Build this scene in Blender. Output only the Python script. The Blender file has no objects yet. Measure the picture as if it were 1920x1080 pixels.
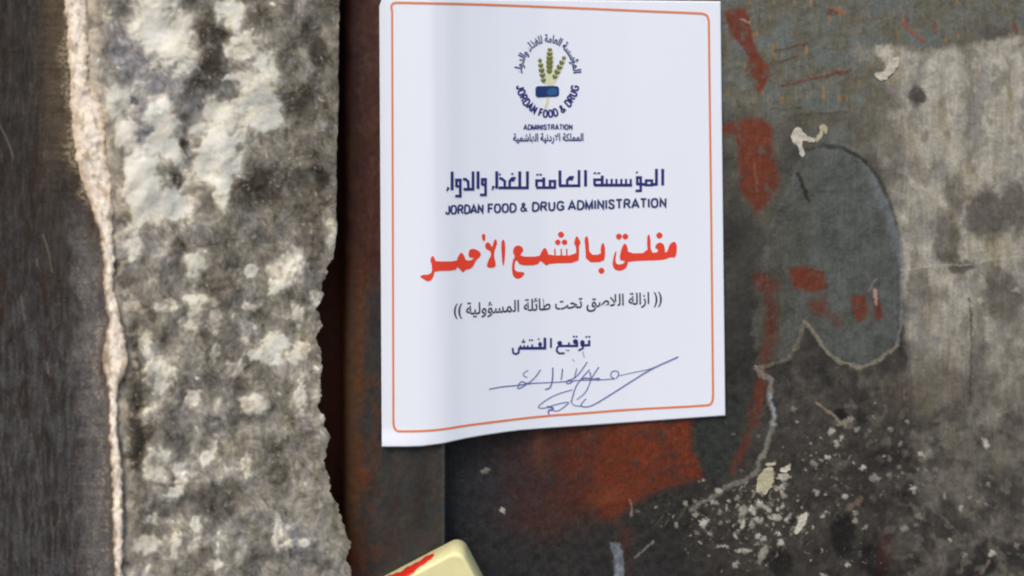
import bpy, bmesh, math, random
import numpy as np
from mathutils.geometry import tessellate_polygon
from mathutils import Vector

# ------------------------------------------------------------------ camera, sky, sun, exposure
S = bpy.context.scene
COL = S.collection
F, CX, HY = 1663.0, 960.0, 258.0          # focal length and principal point of the photograph
EYE = Vector((0.0, 0.0, 1.45))            # the photographer's eye, looking along +Y
cam = bpy.data.cameras.new('camera')
camo = bpy.data.objects.new('camera', cam); COL.objects.link(camo)
camo.location = EYE; camo.rotation_euler = (math.radians(90), 0, 0)
cam.sensor_width = 36.0; cam.lens = 36.0 * F / 1920.0
cam.shift_x = 0.0; cam.shift_y = -(540.0 - HY) / 1920.0
cam.clip_start = 0.01; cam.clip_end = 100.0
cam.dof.use_dof = True; cam.dof.focus_distance = 0.515; cam.dof.aperture_fstop = 4.8
S.camera = camo

SUN_EL, SUN_AZ = math.radians(52), math.radians(205)      # high behind the photographer's left shoulder
W = bpy.data.worlds.new('World'); S.world = W; W.use_nodes = True
nt = W.node_tree
bg = nt.nodes['Background']; sky = nt.nodes.new('ShaderNodeTexSky')
sky.sky_type = 'NISHITA'; sky.sun_disc = False
sky.sun_elevation = SUN_EL; sky.sun_rotation = SUN_AZ
sky.air_density = 1.0; sky.dust_density = 3.0; sky.ozone_density = 1.0
nt.links.new(sky.outputs[0], bg.inputs[0]); bg.inputs[1].default_value = 0.13
sun = bpy.data.lights.new('sun', 'SUN'); sun.energy = 1.2; sun.angle = math.radians(25); sun.color = (1.0, 0.95, 0.88)
suno = bpy.data.objects.new('sun', sun); COL.objects.link(suno)
sd = Vector((math.sin(SUN_AZ) * math.cos(SUN_EL), math.cos(SUN_AZ) * math.cos(SUN_EL), math.sin(SUN_EL)))
suno.rotation_euler = sd.to_track_quat('Z', 'Y').to_euler(); suno.location = EYE + sd * 3
vs = S.view_settings
S.display_settings.display_device = 'sRGB'
vs.view_transform = 'Standard'; vs.look = 'None'; vs.gamma = 1.0; vs.use_curve_mapping = False
vs.exposure = 0.64
S.render.engine = 'CYCLES'
S.cycles.pixel_filter_type = 'BLACKMAN_HARRIS'; S.cycles.filter_width = 2.1
GAIN = 1.0

# ------------------------------------------------------------------ helpers
def unproj(px, py, d):
    px = np.asarray(px, float); py = np.asarray(py, float)
    d = np.broadcast_to(np.asarray(d, float), np.broadcast(px, py).shape)
    return np.stack([(px - CX) / F * d + EYE.x, d + EYE.y, -(py - HY) / F * d + EYE.z], -1)

def lin(c):
    c = np.asarray(c, float) / 255.0
    return np.where(c <= 0.04045, c / 12.92, ((c + 0.055) / 1.055) ** 2.4)

def rgb(*c):
    return lin(c)

def sst(a, b, x):
    t = np.clip((x - a) / (b - a), 0, 1)
    return t * t * (3 - 2 * t)

_rng = np.random.RandomState(7)
_TAB = _rng.rand(16, 256, 256)
def vnoise(x, y, seed=0):
    t = _TAB[seed % 16] * (2 * math.pi)
    x = x + 31.7 * seed; y = y + 17.3 * seed
    xi = np.floor(x).astype(int); yi = np.floor(y).astype(int)
    fx = x - xi; fy = y - yi
    u = fx * fx * fx * (fx * (fx * 6 - 15) + 10); v = fy * fy * fy * (fy * (fy * 6 - 15) + 10)
    def g(i, j):
        a = t[(xi + i) & 255, (yi + j) & 255]
        return np.cos(a) * (fx - i) + np.sin(a) * (fy - j)
    r = (g(0, 0) * (1 - u) + g(1, 0) * u) * (1 - v) + (g(0, 1) * (1 - u) + g(1, 1) * u) * v
    return np.clip(.5 + .78 * r, 0, 1)

def fbm(x, y, o=4, seed=0, gain=0.5):
    s = 0; a = 1; n = 0
    for k in range(o):
        s = s + a * vnoise(x, y, seed + k); n += a; a *= gain
        x, y = (x * 0.8 - y * 0.6) * 2.03, (x * 0.6 + y * 0.8) * 2.03
    return s / n

def sfbm(x, y, o=4, seed=0):      # contrasted to roughly 0..1
    return np.clip((fbm(x, y, o, seed) - 0.5) * 2.1 + 0.5, 0, 1)

def worley(x, y, seed=0):
    xi = np.floor(x).astype(int); yi = np.floor(y).astype(int)
    best = np.full(np.shape(x), 9.0)
    for i in (-1, 0, 1):
        for j in (-1, 0, 1):
            cx = xi + i; cy = yi + j
            dx = cx + _TAB[seed % 16][cx & 255, cy & 255] - x
            dy = cy + _TAB[(seed + 1) % 16][cx & 255, cy & 255] - y
            best = np.minimum(best, dx * dx + dy * dy)
    return np.sqrt(best)

def seg_dist(x, y, pts):
    d = np.full(np.shape(x), 1e9)
    for (ax, ay), (bx, by) in zip(pts[:-1], pts[1:]):
        vx, vy = bx - ax, by - ay
        t = np.clip(((x - ax) * vx + (y - ay) * vy) / (vx * vx + vy * vy + 1e-9), 0, 1)
        d = np.minimum(d, np.hypot(x - ax - t * vx, y - ay - t * vy))
    return d

def poly_sd(x, y, pts):           # >0 inside
    pts = list(pts)
    d = seg_dist(x, y, pts + pts[:1])
    ins = np.zeros(np.shape(x), bool)
    for (ax, ay), (bx, by) in zip(pts, pts[1:] + pts[:1]):
        if ay == by: continue
        c = (ay > y) != (by > y)
        ins ^= c & (x < (bx - ax) * (y - ay) / (by - ay) + ax)
    return np.where(ins, d, -d)

def blob(x, y, cx, cy, rx, ry):
    return np.exp(-(((x - cx) / rx) ** 2 + ((y - cy) / ry) ** 2))

def mix(a, b, m):
    m = np.clip(np.asarray(m), 0, 1)
    if m.ndim == 2: m = m[..., None]
    return a * (1 - m) + b * m

def chaikin(pts, n=1, closed=True):
    for _ in range(n):
        q = []
        m = len(pts)
        for i in range(m if closed else m - 1):
            (ax, ay), (bx, by) = pts[i], pts[(i + 1) % m]
            q += [(ax * .75 + bx * .25, ay * .75 + by * .25), (ax * .25 + bx * .75, ay * .25 + by * .75)]
        pts = q if closed else [pts[0]] + q + [pts[-1]]
    return pts

def tag(o, label=None, cat=None):
    if label: o['label'] = label
    if cat: o['category'] = cat; o['kind'] = 'thing'
    return o

def empty(name, loc, label, cat):
    o = bpy.data.objects.new(name, None); COL.objects.link(o); o.location = loc
    o.empty_display_size = 0.02
    return tag(o, label, cat)

def link(name, me, mat, parent=None):
    o = bpy.data.objects.new(name, me); COL.objects.link(o)
    if mat: me.materials.append(mat)
    if parent is not None:
        bpy.context.view_layer.update()
        o.parent = parent; o.matrix_parent_inverse = parent.matrix_world.inverted()
    return o

def grid_mesh(name, P, mat, parent=None, color=None, rough=None, smooth=True):
    r, c = P.shape[:2]
    me = bpy.data.meshes.new(name)
    idx = np.arange(r * c).reshape(r, c)
    q = np.stack([idx[:-1, :-1], idx[1:, :-1], idx[1:, 1:], idx[:-1, 1:]], -1).reshape(-1, 4)
    me.vertices.add(r * c); me.vertices.foreach_set('co', P.reshape(-1).astype(np.float32))
    me.loops.add(q.size); me.loops.foreach_set('vertex_index', q.reshape(-1).astype(np.int32))
    me.polygons.add(len(q)); me.polygons.foreach_set('loop_start', np.arange(0, q.size, 4, dtype=np.int32))
    me.polygons.foreach_set('use_smooth', np.full(len(q), smooth))
    me.update(); me.validate()
    if color is not None:
        a = me.attributes.new('Col', 'FLOAT_COLOR', 'POINT')
        cc = np.ones((r * c, 4), np.float32); cc[:, :3] = np.clip(color.reshape(-1, 3) * GAIN, 0, 0.92)
        a.data.foreach_set('color', cc.reshape(-1))
        b = me.attributes.new('Rgh', 'FLOAT', 'POINT')
        rr = np.full((r, c), 0.7) if rough is None else rough
        b.data.foreach_set('value', np.broadcast_to(rr, (r, c)).reshape(-1).astype(np.float32))
    return link(name, me, mat, parent)

# ------------------------------------------------------------------ materials
def new_mat(name):
    m = bpy.data.materials.new(name); m.use_nodes = True
    return m, m.node_tree, m.node_tree.nodes['Principled BSDF']

def surf_mat(name, scale, var, bump, dist, spec=0.4):
    m, t, b = new_mat(name)
    at = t.nodes.new('ShaderNodeAttribute'); at.attribute_name = 'Col'
    ar = t.nodes.new('ShaderNodeAttribute'); ar.attribute_name = 'Rgh'
    tc = t.nodes.new('ShaderNodeTexCoord')
    no = t.nodes.new('ShaderNodeTexNoise'); no.inputs['Scale'].default_value = scale; no.inputs['Detail'].default_value = 6
    t.links.new(tc.outputs['Object'], no.inputs['Vector'])
    mr = t.nodes.new('ShaderNodeMapRange'); mr.inputs[1].default_value = 0.25; mr.inputs[2].default_value = 0.75
    mr.inputs[3].default_value = 1 - var; mr.inputs[4].default_value = 1 + var
    t.links.new(no.outputs['Fac'], mr.inputs[0])
    mx = t.nodes.new('ShaderNodeVectorMath'); mx.operation = 'SCALE'
    t.links.new(at.outputs['Color'], mx.inputs[0]); t.links.new(mr.outputs[0], mx.inputs['Scale'])
    t.links.new(mx.outputs[0], b.inputs['Base Color']); t.links.new(ar.outputs['Fac'], b.inputs['Roughness'])
    bp = t.nodes.new('ShaderNodeBump'); bp.inputs['Strength'].default_value = bump; bp.inputs['Distance'].default_value = dist
    t.links.new(no.outputs['Fac'], bp.inputs['Height']); t.links.new(bp.outputs[0], b.inputs['Normal'])
    b.inputs['Specular IOR Level'].default_value = spec
    return m

def plain_mat(name, c, rough=0.6, scale=900, var=0.08, bump=0.1, spec=0.4):
    m, t, b = new_mat(name)
    tc = t.nodes.new('ShaderNodeTexCoord')
    no = t.nodes.new('ShaderNodeTexNoise'); no.inputs['Scale'].default_value = scale; no.inputs['Detail'].default_value = 4
    t.links.new(tc.outputs['Object'], no.inputs['Vector'])
    cr = t.nodes.new('ShaderNodeMixRGB')
    c = np.asarray(c, float)
    cr.inputs[1].default_value = (*np.clip(c * (1 - var), 0, 1), 1); cr.inputs[2].default_value = (*np.clip(c * (1 + var), 0, 1), 1)
    t.links.new(no.outputs['Fac'], cr.inputs[0]); t.links.new(cr.outputs[0], b.inputs['Base Color'])
    bp = t.nodes.new('ShaderNodeBump'); bp.inputs['Strength'].default_value = bump; bp.inputs['Distance'].default_value = 0.0002
    t.links.new(no.outputs['Fac'], bp.inputs['Height']); t.links.new(bp.outputs[0], b.inputs['Normal'])
    b.inputs['Roughness'].default_value = rough; b.inputs['Specular IOR Level'].default_value = spec
    return m

M_STONE = surf_mat('rough_stone', 260, 0.07, 0.14, 0.0005, 0.2)
M_PLASTER = surf_mat('dark_plaster', 700, 0.34, 0.5, 0.0006, 0.2)
M_DOOR = surf_mat('flaking_paint', 600, 0.16, 0.35, 0.0004, 0.35)
M_FRAME = surf_mat('primed_steel', 600, 0.15, 0.3, 0.0004, 0.35)
M_PAPER = plain_mat('white_paper', (0.79, 0.825, 0.89), 0.75, 1500, 0.012, 0.05, 0.3)
M_NAVY = plain_mat('navy_ink', (0.018, 0.022, 0.16), 0.6)
M_NAVY2 = plain_mat('slate_ink', (0.025, 0.035, 0.14), 0.6)
M_RED = plain_mat('red_ink', (0.78, 0.055, 0.022), 0.6)
M_LINE = plain_mat('orange_red_ink', (0.74, 0.22, 0.09), 0.6)
M_BLACK = plain_mat('black_ink', (0.035, 0.035, 0.05), 0.6)
M_PEN = plain_mat('ballpoint_ink', (0.14, 0.16, 0.37), 0.5)
M_OLIVE = plain_mat('olive_ink', (0.14, 0.15, 0.045), 0.6, var=0.3)
M_STRAW = plain_mat('straw_ink', (0.62, 0.60, 0.36), 0.6)
M_PILL = plain_mat('blue_ink', (0.008, 0.03, 0.15), 0.5)
M_TEAL = plain_mat('teal_ink', (0.02, 0.10, 0.24), 0.5)
M_CREAM = plain_mat('cream_plastic', (0.72, 0.67, 0.35), 0.5, 120, 0.10, 0.25)
M_WAX = plain_mat('red_wax', (0.62, 0.022, 0.012), 0.35, 400, 0.25, 0.5)

Y0, Y1 = -170, 1270
# ------------------------------------------------------------------ the masonry wall at the left
RL = [(-170,114),(0,121),(100,128),(150,134),(200,131),(300,145),(350,155),(400,175),(450,185),(500,190),(540,187),(600,199),(650,190),(690,186),(730,198),(800,199),(850,203),(900,205),(1000,207),(1080,210),(1270,212)]
RR = [(-170,160),(0,163),(100,167),(150,166),(200,192),(300,203),(350,208),(400,211),(450,213),(500,215),(540,213),(600,227),(650,238),(690,239),(730,222),(800,220),(850,227),(900,230),(1000,232),(1080,230),(1270,228)]
RE = [(-170,638),(0,637),(100,635),(200,635),(270,632),(400,631),(430,632),(480,625),(530,606),(560,600),(640,598),(700,602),(760,600),(790,608),(830,618),(865,610),(900,615),(950,630),(980,645),(1010,655),(1080,656),(1150,650),(1270,655)]
def prof(tab, y):
    a = np.array(tab, float)
    return np.interp(y, a[:, 0], a[:, 1])

ys = np.arange(Y0, Y1 + 1, 2.0)
def sm_(a, k=31):
    w = np.hanning(k); w /= w.sum(); return np.convolve(np.pad(a, k // 2, mode='edge'), w, mode='valid')
ridge_s = sm_(prof(RR, ys)); edge_s = sm_(prof(RE, ys))
ridge_l = prof(RL, ys) + 5 * sst(300, 500, ys) + 14 * (fbm(ys / 20, ys * 0 + 3.1, 4, 1) - .5)
ridge_r = prof(RR, ys) + 10 * (fbm(ys / 18, ys * 0 + 7.7, 3, 2) - .5)
edge = prof(RE, ys) + (7 + 21 * sst(430, 540, ys)) * (fbm(ys / 26, ys * 0 + 1.2, 5, 3, .6) - .5)

wall = empty('masonry_wall', (-0.22, 0.44, EYE.z - 0.3), 'rough grey stone wall with dark plaster and a cream mortar edge beside the door frame', 'wall')

# depth of the wall: dark plaster face, ridge, stone face sloping back towards the metal frame
def wall_sheet(U, Yg, region):
    rl = ridge_l[:, None]; rr = ridge_r[:, None]; ed = edge[:, None]
    if region == 'face': return -260 + (rl + 260) * U
    if region == 'ridge': return rl + (rr - rl) * U
    rs = ridge_s[:, None]; es = edge_s[:, None]
    return rs + (es - rs) * U + (rr - rs) * (1 - U) ** 10 + (ed - es) * U ** 14

def stone_relief(x, y):
    r = 6.0 * (fbm(x / 90, y / 100, 2, 4) - .5) + .9 * (fbm(x / 30, y / 32, 2, 5) - .5) + .22 * (fbm(x / 8, y / 8, 2, 6) - .5)
    pits = sst(0.30, 0.05, worley(x / 26, y / 28, 8)) * sst(.5, .75, fbm(x / 60, y / 60, 2, 9))
    return r - .4 * pits, pits

# --- stone face
U = np.linspace(0, 1, 215)[None, :]
Yg = np.repeat(ys[:, None], U.shape[1], 1)
X = wall_sheet(U, Yg, 'stone')
rel, pits = stone_relief(X, Yg)
dep = 0.433 + 0.043 * np.clip((X - 205) / 420, 0, 1.1) ** 1.15 - 0.001 * rel * (0.35 + 0.65 * sst(0, 0.08, U))
rr_w = ridge_r[:, None]
wx = X + 22 * (fbm(X / 40, Yg / 40, 3, 10) - .5) + 9 * (fbm(X / 12, Yg / 12, 2, 11) - .5)
wy = Yg + 22 * (fbm(X / 40, Yg / 40, 3, 12) - .5) + 9 * (fbm(X / 12, Yg / 12, 2, 13) - .5)
n30 = sfbm(X / 38, Yg / 38, 4, 1); n12 = sfbm(X / 13, Yg / 14, 4, 2); n6 = sfbm(X / 6, Yg / 6, 3, 3); n90 = sfbm(X / 100, Yg / 120, 3, 7)
qx = X + 40 * (fbm(X / 70, Yg / 80, 2, 2) - .5)
qy = Yg + 40 * (fbm(X / 70, Yg / 80, 2, 5) - .5)
mid_ = .6 * (fbm(qx / 21, qy / 25, 3, 4, .5) - .5) + .5 * (fbm(X / 34, Yg / 30, 2, 12) - .5)
v = .43 + .035 * sst(430, 520, Yg) + .17 * blob(X, Yg, 270, 170, 110, 190) + .26 * sst(380, 560, Yg) * (fbm(X / 13 + Yg / 60, Yg / 22 - X / 60, 3, 15) - .5) + .62 * (fbm(qx / 60, qy / 85, 3, 1) - .5) + .62 * mid_ + .30 * (fbm(qx / 7, qy / 9, 2, 6) - .5)
rdg = 1 - np.abs(fbm(qx / 34, qy / 40, 2, 9) - .5) * 10
v = v - .10 * np.clip(rdg, 0, 1) ** 2
v = v - .07 * sst(500, 560, X) * sst(470, 400, Yg) + .03 * sst(560, 640, Yg)
for (bx, by, rx, ry, a) in [(300,45,60,60,.30),(345,95,42,50,.42),(430,25,32,34,.52),(452,92,36,30,.55),(480,165,38,46,.50),(502,215,36,34,.50),(425,235,66,50,.36),(410,300,44,54,.52),(416,362,16,36,.5),
        (300,215,32,28,.35),(315,268,44,40,.46),(262,332,34,46,.50),(285,388,46,44,.50),(335,388,32,30,.48),(248,452,30,36,.46),(238,258,26,30,.38),(222,195,20,44,.25),(355,325,30,30,.25),(500,120,26,40,.2),(365,500,20,30,.42),(470,508,13,11,.5),(540,505,34,44,.28),(620,430,16,40,.2),
        (395,75,36,62,-.36),(390,142,32,34,-.32),(505,345,60,46,-.20),(515,430,70,30,-.08),(345,272,12,14,-.5),(333,335,14,22,-.55),(605,335,14,16,-.4),(600,100,18,24,-.4),(580,60,20,30,-.2),(255,740,15,190,-.24),(345,640,30,36,-.06),(270,800,22,50,-.25),(430,530,90,40,-.10),(300,620,30,60,-.10),(430,715,70,34,-.12),(330,800,40,40,-.12),(520,860,60,50,-.10),(420,930,60,40,-.10),(250,830,24,60,-.16),(550,190,26,26,-.15),(250,190,9,9,-.4)]:
    v = v + 1.0 * a * sst(.12, .72, blob(wx, wy, bx, by, rx, ry) + .5 * mid_)
kx = X + .9 * (wx - X) + 14 * (fbm(X / 9, Yg / 9, 3, 1) - .5); ky = Yg + .9 * (wy - Yg) + 14 * (fbm(X / 9, Yg / 9, 3, 13) - .5)
for (bx, by, rx, ry) in [(250,570,18,14),(315,573,22,11),(272,640,14,22),(298,700,26,36),(362,745,17,17),(475,760,26,18),(295,875,26,30),(335,900,13,24),(400,840,10,22),(370,985,9,14),(275,1020,22,18),(330,925,14,9),(500,662,30,22),(478,670,14,12),
        (565,740,7,28),(365,595,13,28),(470,575,16,8),(515,540,10,14),(400,600,11,24),(465,870,8,26),(560,1020,26,8),(520,1000,8,26),(330,1020,11,26),(410,1060,14,10),(372,560,22,10),(595,560,14,16),(270,780,14,12),(225,1050,10,6),(560,590,12,20),(560,660,14,26),(440,690,20,14),(405,660,8,16),(385,860,10,18),(300,975,24,8),(520,640,26,14)]:
    v = v + .28 * sst(.15, .6, blob(kx, ky, bx, by, rx * 1.05, ry * 1.05) + .7 * mid_)
v = np.where(v < .16, .16 + (v - .16) * .6, v)
rx_ = [-.1, .12, .30, .46, .60, .76, .95]
rc_ = np.array([lin(q_) for q_ in [(38,33,27),(74,67,57),(110,104,93),(138,132,120),(168,161,147),(210,204,186),(228,226,214)]])
c = np.stack([np.interp(v, rx_, rc_[:, k]) for k in range(3)], -1)
blu = np.zeros_like(X)
for (bx, by, rx, ry, a) in [(250,110,60,70,.9),(290,170,70,60,1),(285,240,50,40,.9),(365,205,30,30,.9),(560,1030,40,44,.9),(270,470,40,30,.5),(380,790,60,40,.4),(450,1000,80,40,.35)]:
    blu = np.maximum(blu, a * blob(wx, wy, bx, by, rx, ry))
lum = c.mean(-1, keepdims=True)
c = mix(c, lum * np.array([.97, .98, 1.06]), (1 - .8 * sst(.6, .75, v)) * np.clip(blu + .35 * sst(.5, .75, fbm(X / 60, Yg / 70, 2, 14)), 0, 1) * .85)
olv = .75 * blob(wx, wy, 255, 740, 20, 220) + .7 * blob(wx, wy, 430, 830, 44, 32) + .6 * blob(wx, wy, 575, 645, 26, 22) + .5 * blob(wx, wy, 600, 360, 26, 60) + .55 * sst(.54, .72, fbm(X / 34, Yg / 40, 3, 11)) + .4 * blob(wx, wy, 235, 400, 16, 60)
c = mix(c, lum * np.array([1.16, 1.0, .66]), np.clip(olv, 0, 1) * .6)
c = c * np.array([1.015, 1.0, .955])
c = mix(c, rgb(66, 60, 50), sst(.62, .72, fbm(X / 6, Yg / 7, 3, 5)) * sst(.35, .6, n30) * .45 * sst(.75, .6, v))
c = mix(c, rgb(196, 190, 174), sst(.63, .72, fbm(X / 7, Yg / 8, 3, 10)) * sst(.6, .35, n30) * .5)
c = mix(c, lum * np.array([1.12, 1.0, .86]), sst(.5, .7, fbm(X / 26, Yg / 30, 3, 8)) * .5)
c = c * (1 + .08 * (n6 - .5))[..., None]
wm = sst(.62, .82, v)
c = mix(c, rgb(206, 190, 164), sst(26, 4, X - rr_w + 22 * (n12 - .5)) * sst(.35, .65, n30) * .7)
dep = dep - .0003 * wm + .0003 * sst(.2, .02, v)
# crest of the edge and the return into the gap
Pst = unproj(X, Yg, dep)
nret = 16
tt = np.linspace(0, 1, nret + 1)[1:][None, :]
rp = X[:, -1:] - 26 * tt ** 1.5 - 5 * tt + 6 * (fbm(tt * 5 + 0 * Yg[:, :1], Yg[:, :1] / 18 + 0 * tt, 3, 5) - .5) * np.minimum(1, tt * 3)
ret = unproj(rp, np.repeat(ys[:, None], nret, 1), dep[:, -1:] + .10 * tt)
Pst = np.concatenate([Pst, ret], 1)
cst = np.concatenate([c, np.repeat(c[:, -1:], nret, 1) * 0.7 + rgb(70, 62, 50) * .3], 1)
grid_mesh('stone_face', Pst, M_STONE, wall, cst, 0.9)

# --- cream mortar ridge
U = np.linspace(0, 1, 32)[None, :]
Yg = np.repeat(ys[:, None], U.shape[1], 1); X = wall_sheet(U, Yg, 'ridge')
rel, _ = stone_relief(X, Yg)
bul = np.sin(np.clip(U, 0, 1) * math.pi) ** .6
dep = 0.433 - 0.0014 * bul - .001 * rel * (.35 + .35 * bul) - 0.0016 * bul * (fbm(X / 14, Yg / 26, 3, 2) - .5)
n12 = sfbm(X / 12, Yg / 20, 4, 4); n40 = sfbm(X / 40, Yg / 60, 3, 5); n6 = sfbm(X / 6, Yg / 7, 3, 8)
c = mix(rgb(218, 202, 178), rgb(236, 227, 212), n12[..., None])
c = mix(c, rgb(190, 172, 160), sst(.6, .85, n40) * .5)
c = mix(c, rgb(186, 152, 112), sst(.55, 1.0, np.abs(U - .5) * 2 + .5 * (n12 - .5)) * .6)
c = mix(c, rgb(140, 116, 84), sst(.75, .95, n6) * .45)
c = mix(c, rgb(136, 112, 78), sst(.9, 1.05, U + .3 * (n6 - .5)) * .5)
c = mix(c, rgb(150, 128, 100), sst(.62, .8, sfbm(X / 18, Yg / 34, 4, 13)) * .6)
c = mix(c, rgb(112, 94, 72), sst(.35, 0, U + .35 * (n12 - .5)) * sst(320, 420, Yg) * .6)
c = np.minimum(c * 1.10, .9)
grid_mesh('mortar_ridge', unproj(X, Yg, dep), M_STONE, wall, c, 0.9)

# --- dark plaster face
U = np.linspace(0, 1, 210)[None, :]
Yg = np.repeat(ys[:, None], U.shape[1], 1); X = wall_sheet(U, Yg, 'face')
rel, _ = stone_relief(X, Yg)
near = sst(-70, 0, X - ridge_l[:, None])
dep = 0.433 + 0.004 * (1 - near) - .001 * rel * (.10 + .25 * near) - .0012 * (fbm(X / 12, Yg / 70, 3, 6) - .5)
st = sfbm(X / 14, Yg / 150, 4, 3); st2 = sfbm(X / 5, Yg / 50, 3, 5); n30 = sfbm(X / 35, Yg / 45, 3, 9); n4 = sfbm(X / 5, Yg / 6, 3, 12)
c = mix(rgb(33, 29, 27), rgb(62, 57, 54), (.5 * st + .5 * st2)[..., None])
c = mix(c, rgb(62, 61, 62), sst(400, 800, Yg) * sst(.3, .8, n30) * .7)
c = c * (.72 + .56 * sfbm(X / 16, Yg / 30, 4, 10))[..., None]
c = mix(c, rgb(44, 34, 28), sst(.6, .85, sfbm(X / 30, Yg / 110, 3, 2)) * .7)
dl = ridge_l[:, None] - X
c = mix(c, mix(rgb(92, 80, 60), rgb(70, 60, 44), st2[..., None]), sst(52, 8, dl) * sst(420, 250, Yg) * .8)
low = sst(350, 480, Yg)
c = mix(c, mix(rgb(112, 106, 102), rgb(84, 80, 78), st[..., None]), sst(75, 28, dl + 24 * (n30 - .5)) * low * .85)
c = mix(c, rgb(178, 160, 134), sst(20, 2, dl + 26 * (n30 - .5)) * sst(.3, .7, n4) * .6)
c = mix(c, mix(rgb(70, 66, 62), rgb(140, 132, 122), n4[..., None]), low * sst(80, 30, dl) * sst(.45, .8, sfbm(X / 10, Yg / 26, 4, 14)) * .6)
c = mix(c, mix(rgb(58, 58, 58), rgb(98, 96, 94), n4[..., None]), sst(380, 700, Yg) * sst(.45, .75, sfbm(X / 9, Yg / 60, 4, 6)) * .55)
c = mix(c, rgb(64, 52, 36), blob(X, Yg, 175, 430, 12, 60) * .9 * (.4 + .6 * n4))
c = mix(c, rgb(92, 86, 78), sst(.6, 1, sfbm(X / 4, Yg / 26, 3, 1)) * .3)
c = mix(c, rgb(84, 72, 54), blob(X, Yg, 95, 150, 22, 260) * .5)
c = mix(c, rgb(58, 44, 32), sst(16, 2, dl) * low * sst(.3, .7, n4) * .7)
for pts in [[(0,235),(15,265),(25,295)],[(80,440),(92,475),(97,510)],[(69,485),(70,500)],[(40,555),(46,600)],[(88,680),(90,700)]]:
    c = mix(c, rgb(120, 112, 102), sst(2.4, .4, seg_dist(X, Yg, pts)) * .5)
grid_mesh('plaster_face', unproj(X, Yg, dep), M_PLASTER, wall, c, 0.85)

# ------------------------------------------------------------------ steel frame
FD = 0.5008
frame = empty('steel_door_frame', (-0.06, FD, EYE.z - 0.3), 'red-brown and dark grey steel door frame upright between stone wall and metal door', 'door frame')
FS = 0.115                                   # the upright is turned a little, like the door
xl = (652 - CX) / F * FD; xr = (835 - CX) / F * .5046
prof_pts = [(xl - .16, FD + .036), (xl - .012, FD + .034), (xl - .006, FD + .032), (xl - .005, FD + .022), (xl - .0045, FD + .014), (xl - .0032, FD + .006)]
prof_pts += [(xl - .0012, FD + .0022), (xl + .0004, FD + .0006), (xl + .0025, FD)]
xs_f = np.linspace(xl + .005, xr - .0012, 96)
prof_pts += [(x, FD) for x in xs_f]
prof_pts += [(xr - .0004, FD + .0003), (xr, FD + .001), (xr, FD + .012), (xr, FD + .04)]
dense = []
for (a, b) in zip(prof_pts[:-1], prof_pts[1:]):
    n = max(1, int(math.hypot(b[0] - a[0], b[1] - a[1]) / .003))
    for k in range(n): dense.append((a[0] + (b[0] - a[0]) * k / n, a[1] + (b[1] - a[1]) * k / n))
dense.append(prof_pts[-1])
pa = np.array(dense)
pa[:, 1] += FS * (pa[:, 0] - (716 - CX) / F * .5)
zs = -(np.arange(Y0, Y1 + 1, 3.0) - HY) / F * FD
Xw = np.repeat(pa[None, :, 0], len(zs), 0); Dw = np.repeat(pa[None, :, 1], len(zs), 0); Zw = np.repeat(zs[:, None], len(pa), 1)
px = CX + F * Xw / FD; py = HY - F * Zw / FD; xe = CX + F * Xw / Dw
n40 = sfbm(px / 40, py / 80, 4, 1); n12 = sfbm(px / 12, py / 16, 4, 4); n5 = sfbm(px / 5, py / 6, 3, 6); stv = sfbm(px / 9, py / 120, 3, 8)
c = mix(rgb(60, 26, 16), rgb(76, 38, 24), (.6 * n40 + .4 * stv)[..., None])
c = mix(c, rgb(40, 22, 16), sst(.6, .9, n12) * .5)
gm = sst(-60, 90, (py - 520) + 1.1 * (px - 690) + 90 * (n40 - .5) + 40 * (n12 - .5))
gm = np.maximum(gm, sst(640, 760, py + 60 * (n40 - .5)) )
g = mix(rgb(42, 40, 35), rgb(58, 54, 48), n40[..., None])
g = mix(g, rgb(50, 42, 42), sst(.5, .8, sfbm(px / 25, py / 40, 3, 10)) * .6)
g = mix(g, rgb(38, 44, 46), sst(.5, .8, sfbm(px / 30, py / 70, 3, 12)) * .6)
c = mix(c, g, gm)
lr = sst(694, 664, px + 24 * (n40 - .5))
c = mix(c, mix(rgb(74, 50, 26), rgb(96, 64, 32), n12[..., None]), lr * sst(430, 620, py) * .75)
for (bx, by, rx, ry, a) in [(676,560,9,60,.7),(676,640,8,60,.8),(676,720,6,30,.5),(683,890,14,22,.9),(670,860,10,60,.5),(660,1040,14,60,.6),(672,500,16,30,.4)]:
    c = mix(c, mix(rgb(116, 62, 26), rgb(96, 44, 18), n5[..., None]), a * blob(px, py, bx, by, rx, ry) * (.5 + .5 * n12))
c = mix(c, mix(rgb(70, 46, 26), rgb(92, 56, 30), n12[..., None]), sst(.5, .75, sfbm(px / 22, py / 60, 4, 5)) * sst(760, 690, px) * .55)
c = mix(c, rgb(92, 72, 48), sst(.74, .84, fbm(px / 7, py / 8, 3, 13)) * .4)
c = mix(c, rgb(84, 84, 80), sst(3.5, .5, np.abs(xe - 831)) * sst(500, 800, py) * .35)  # bevel highlight along the right edge, painted into the colour
c = mix(c, rgb(98, 48, 28), sst(650, 632, px) * .8)
rel = .0004 * (n40 - .5) + .0003 * (n12 - .5)
Pf = np.stack([Xw + EYE.x, Dw - rel + EYE.y, Zw + EYE.z], -1)
grid_mesh('steel_upright', Pf, M_FRAME, frame, c, np.clip(.5 + .25 * n40, 0, 1))

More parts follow.
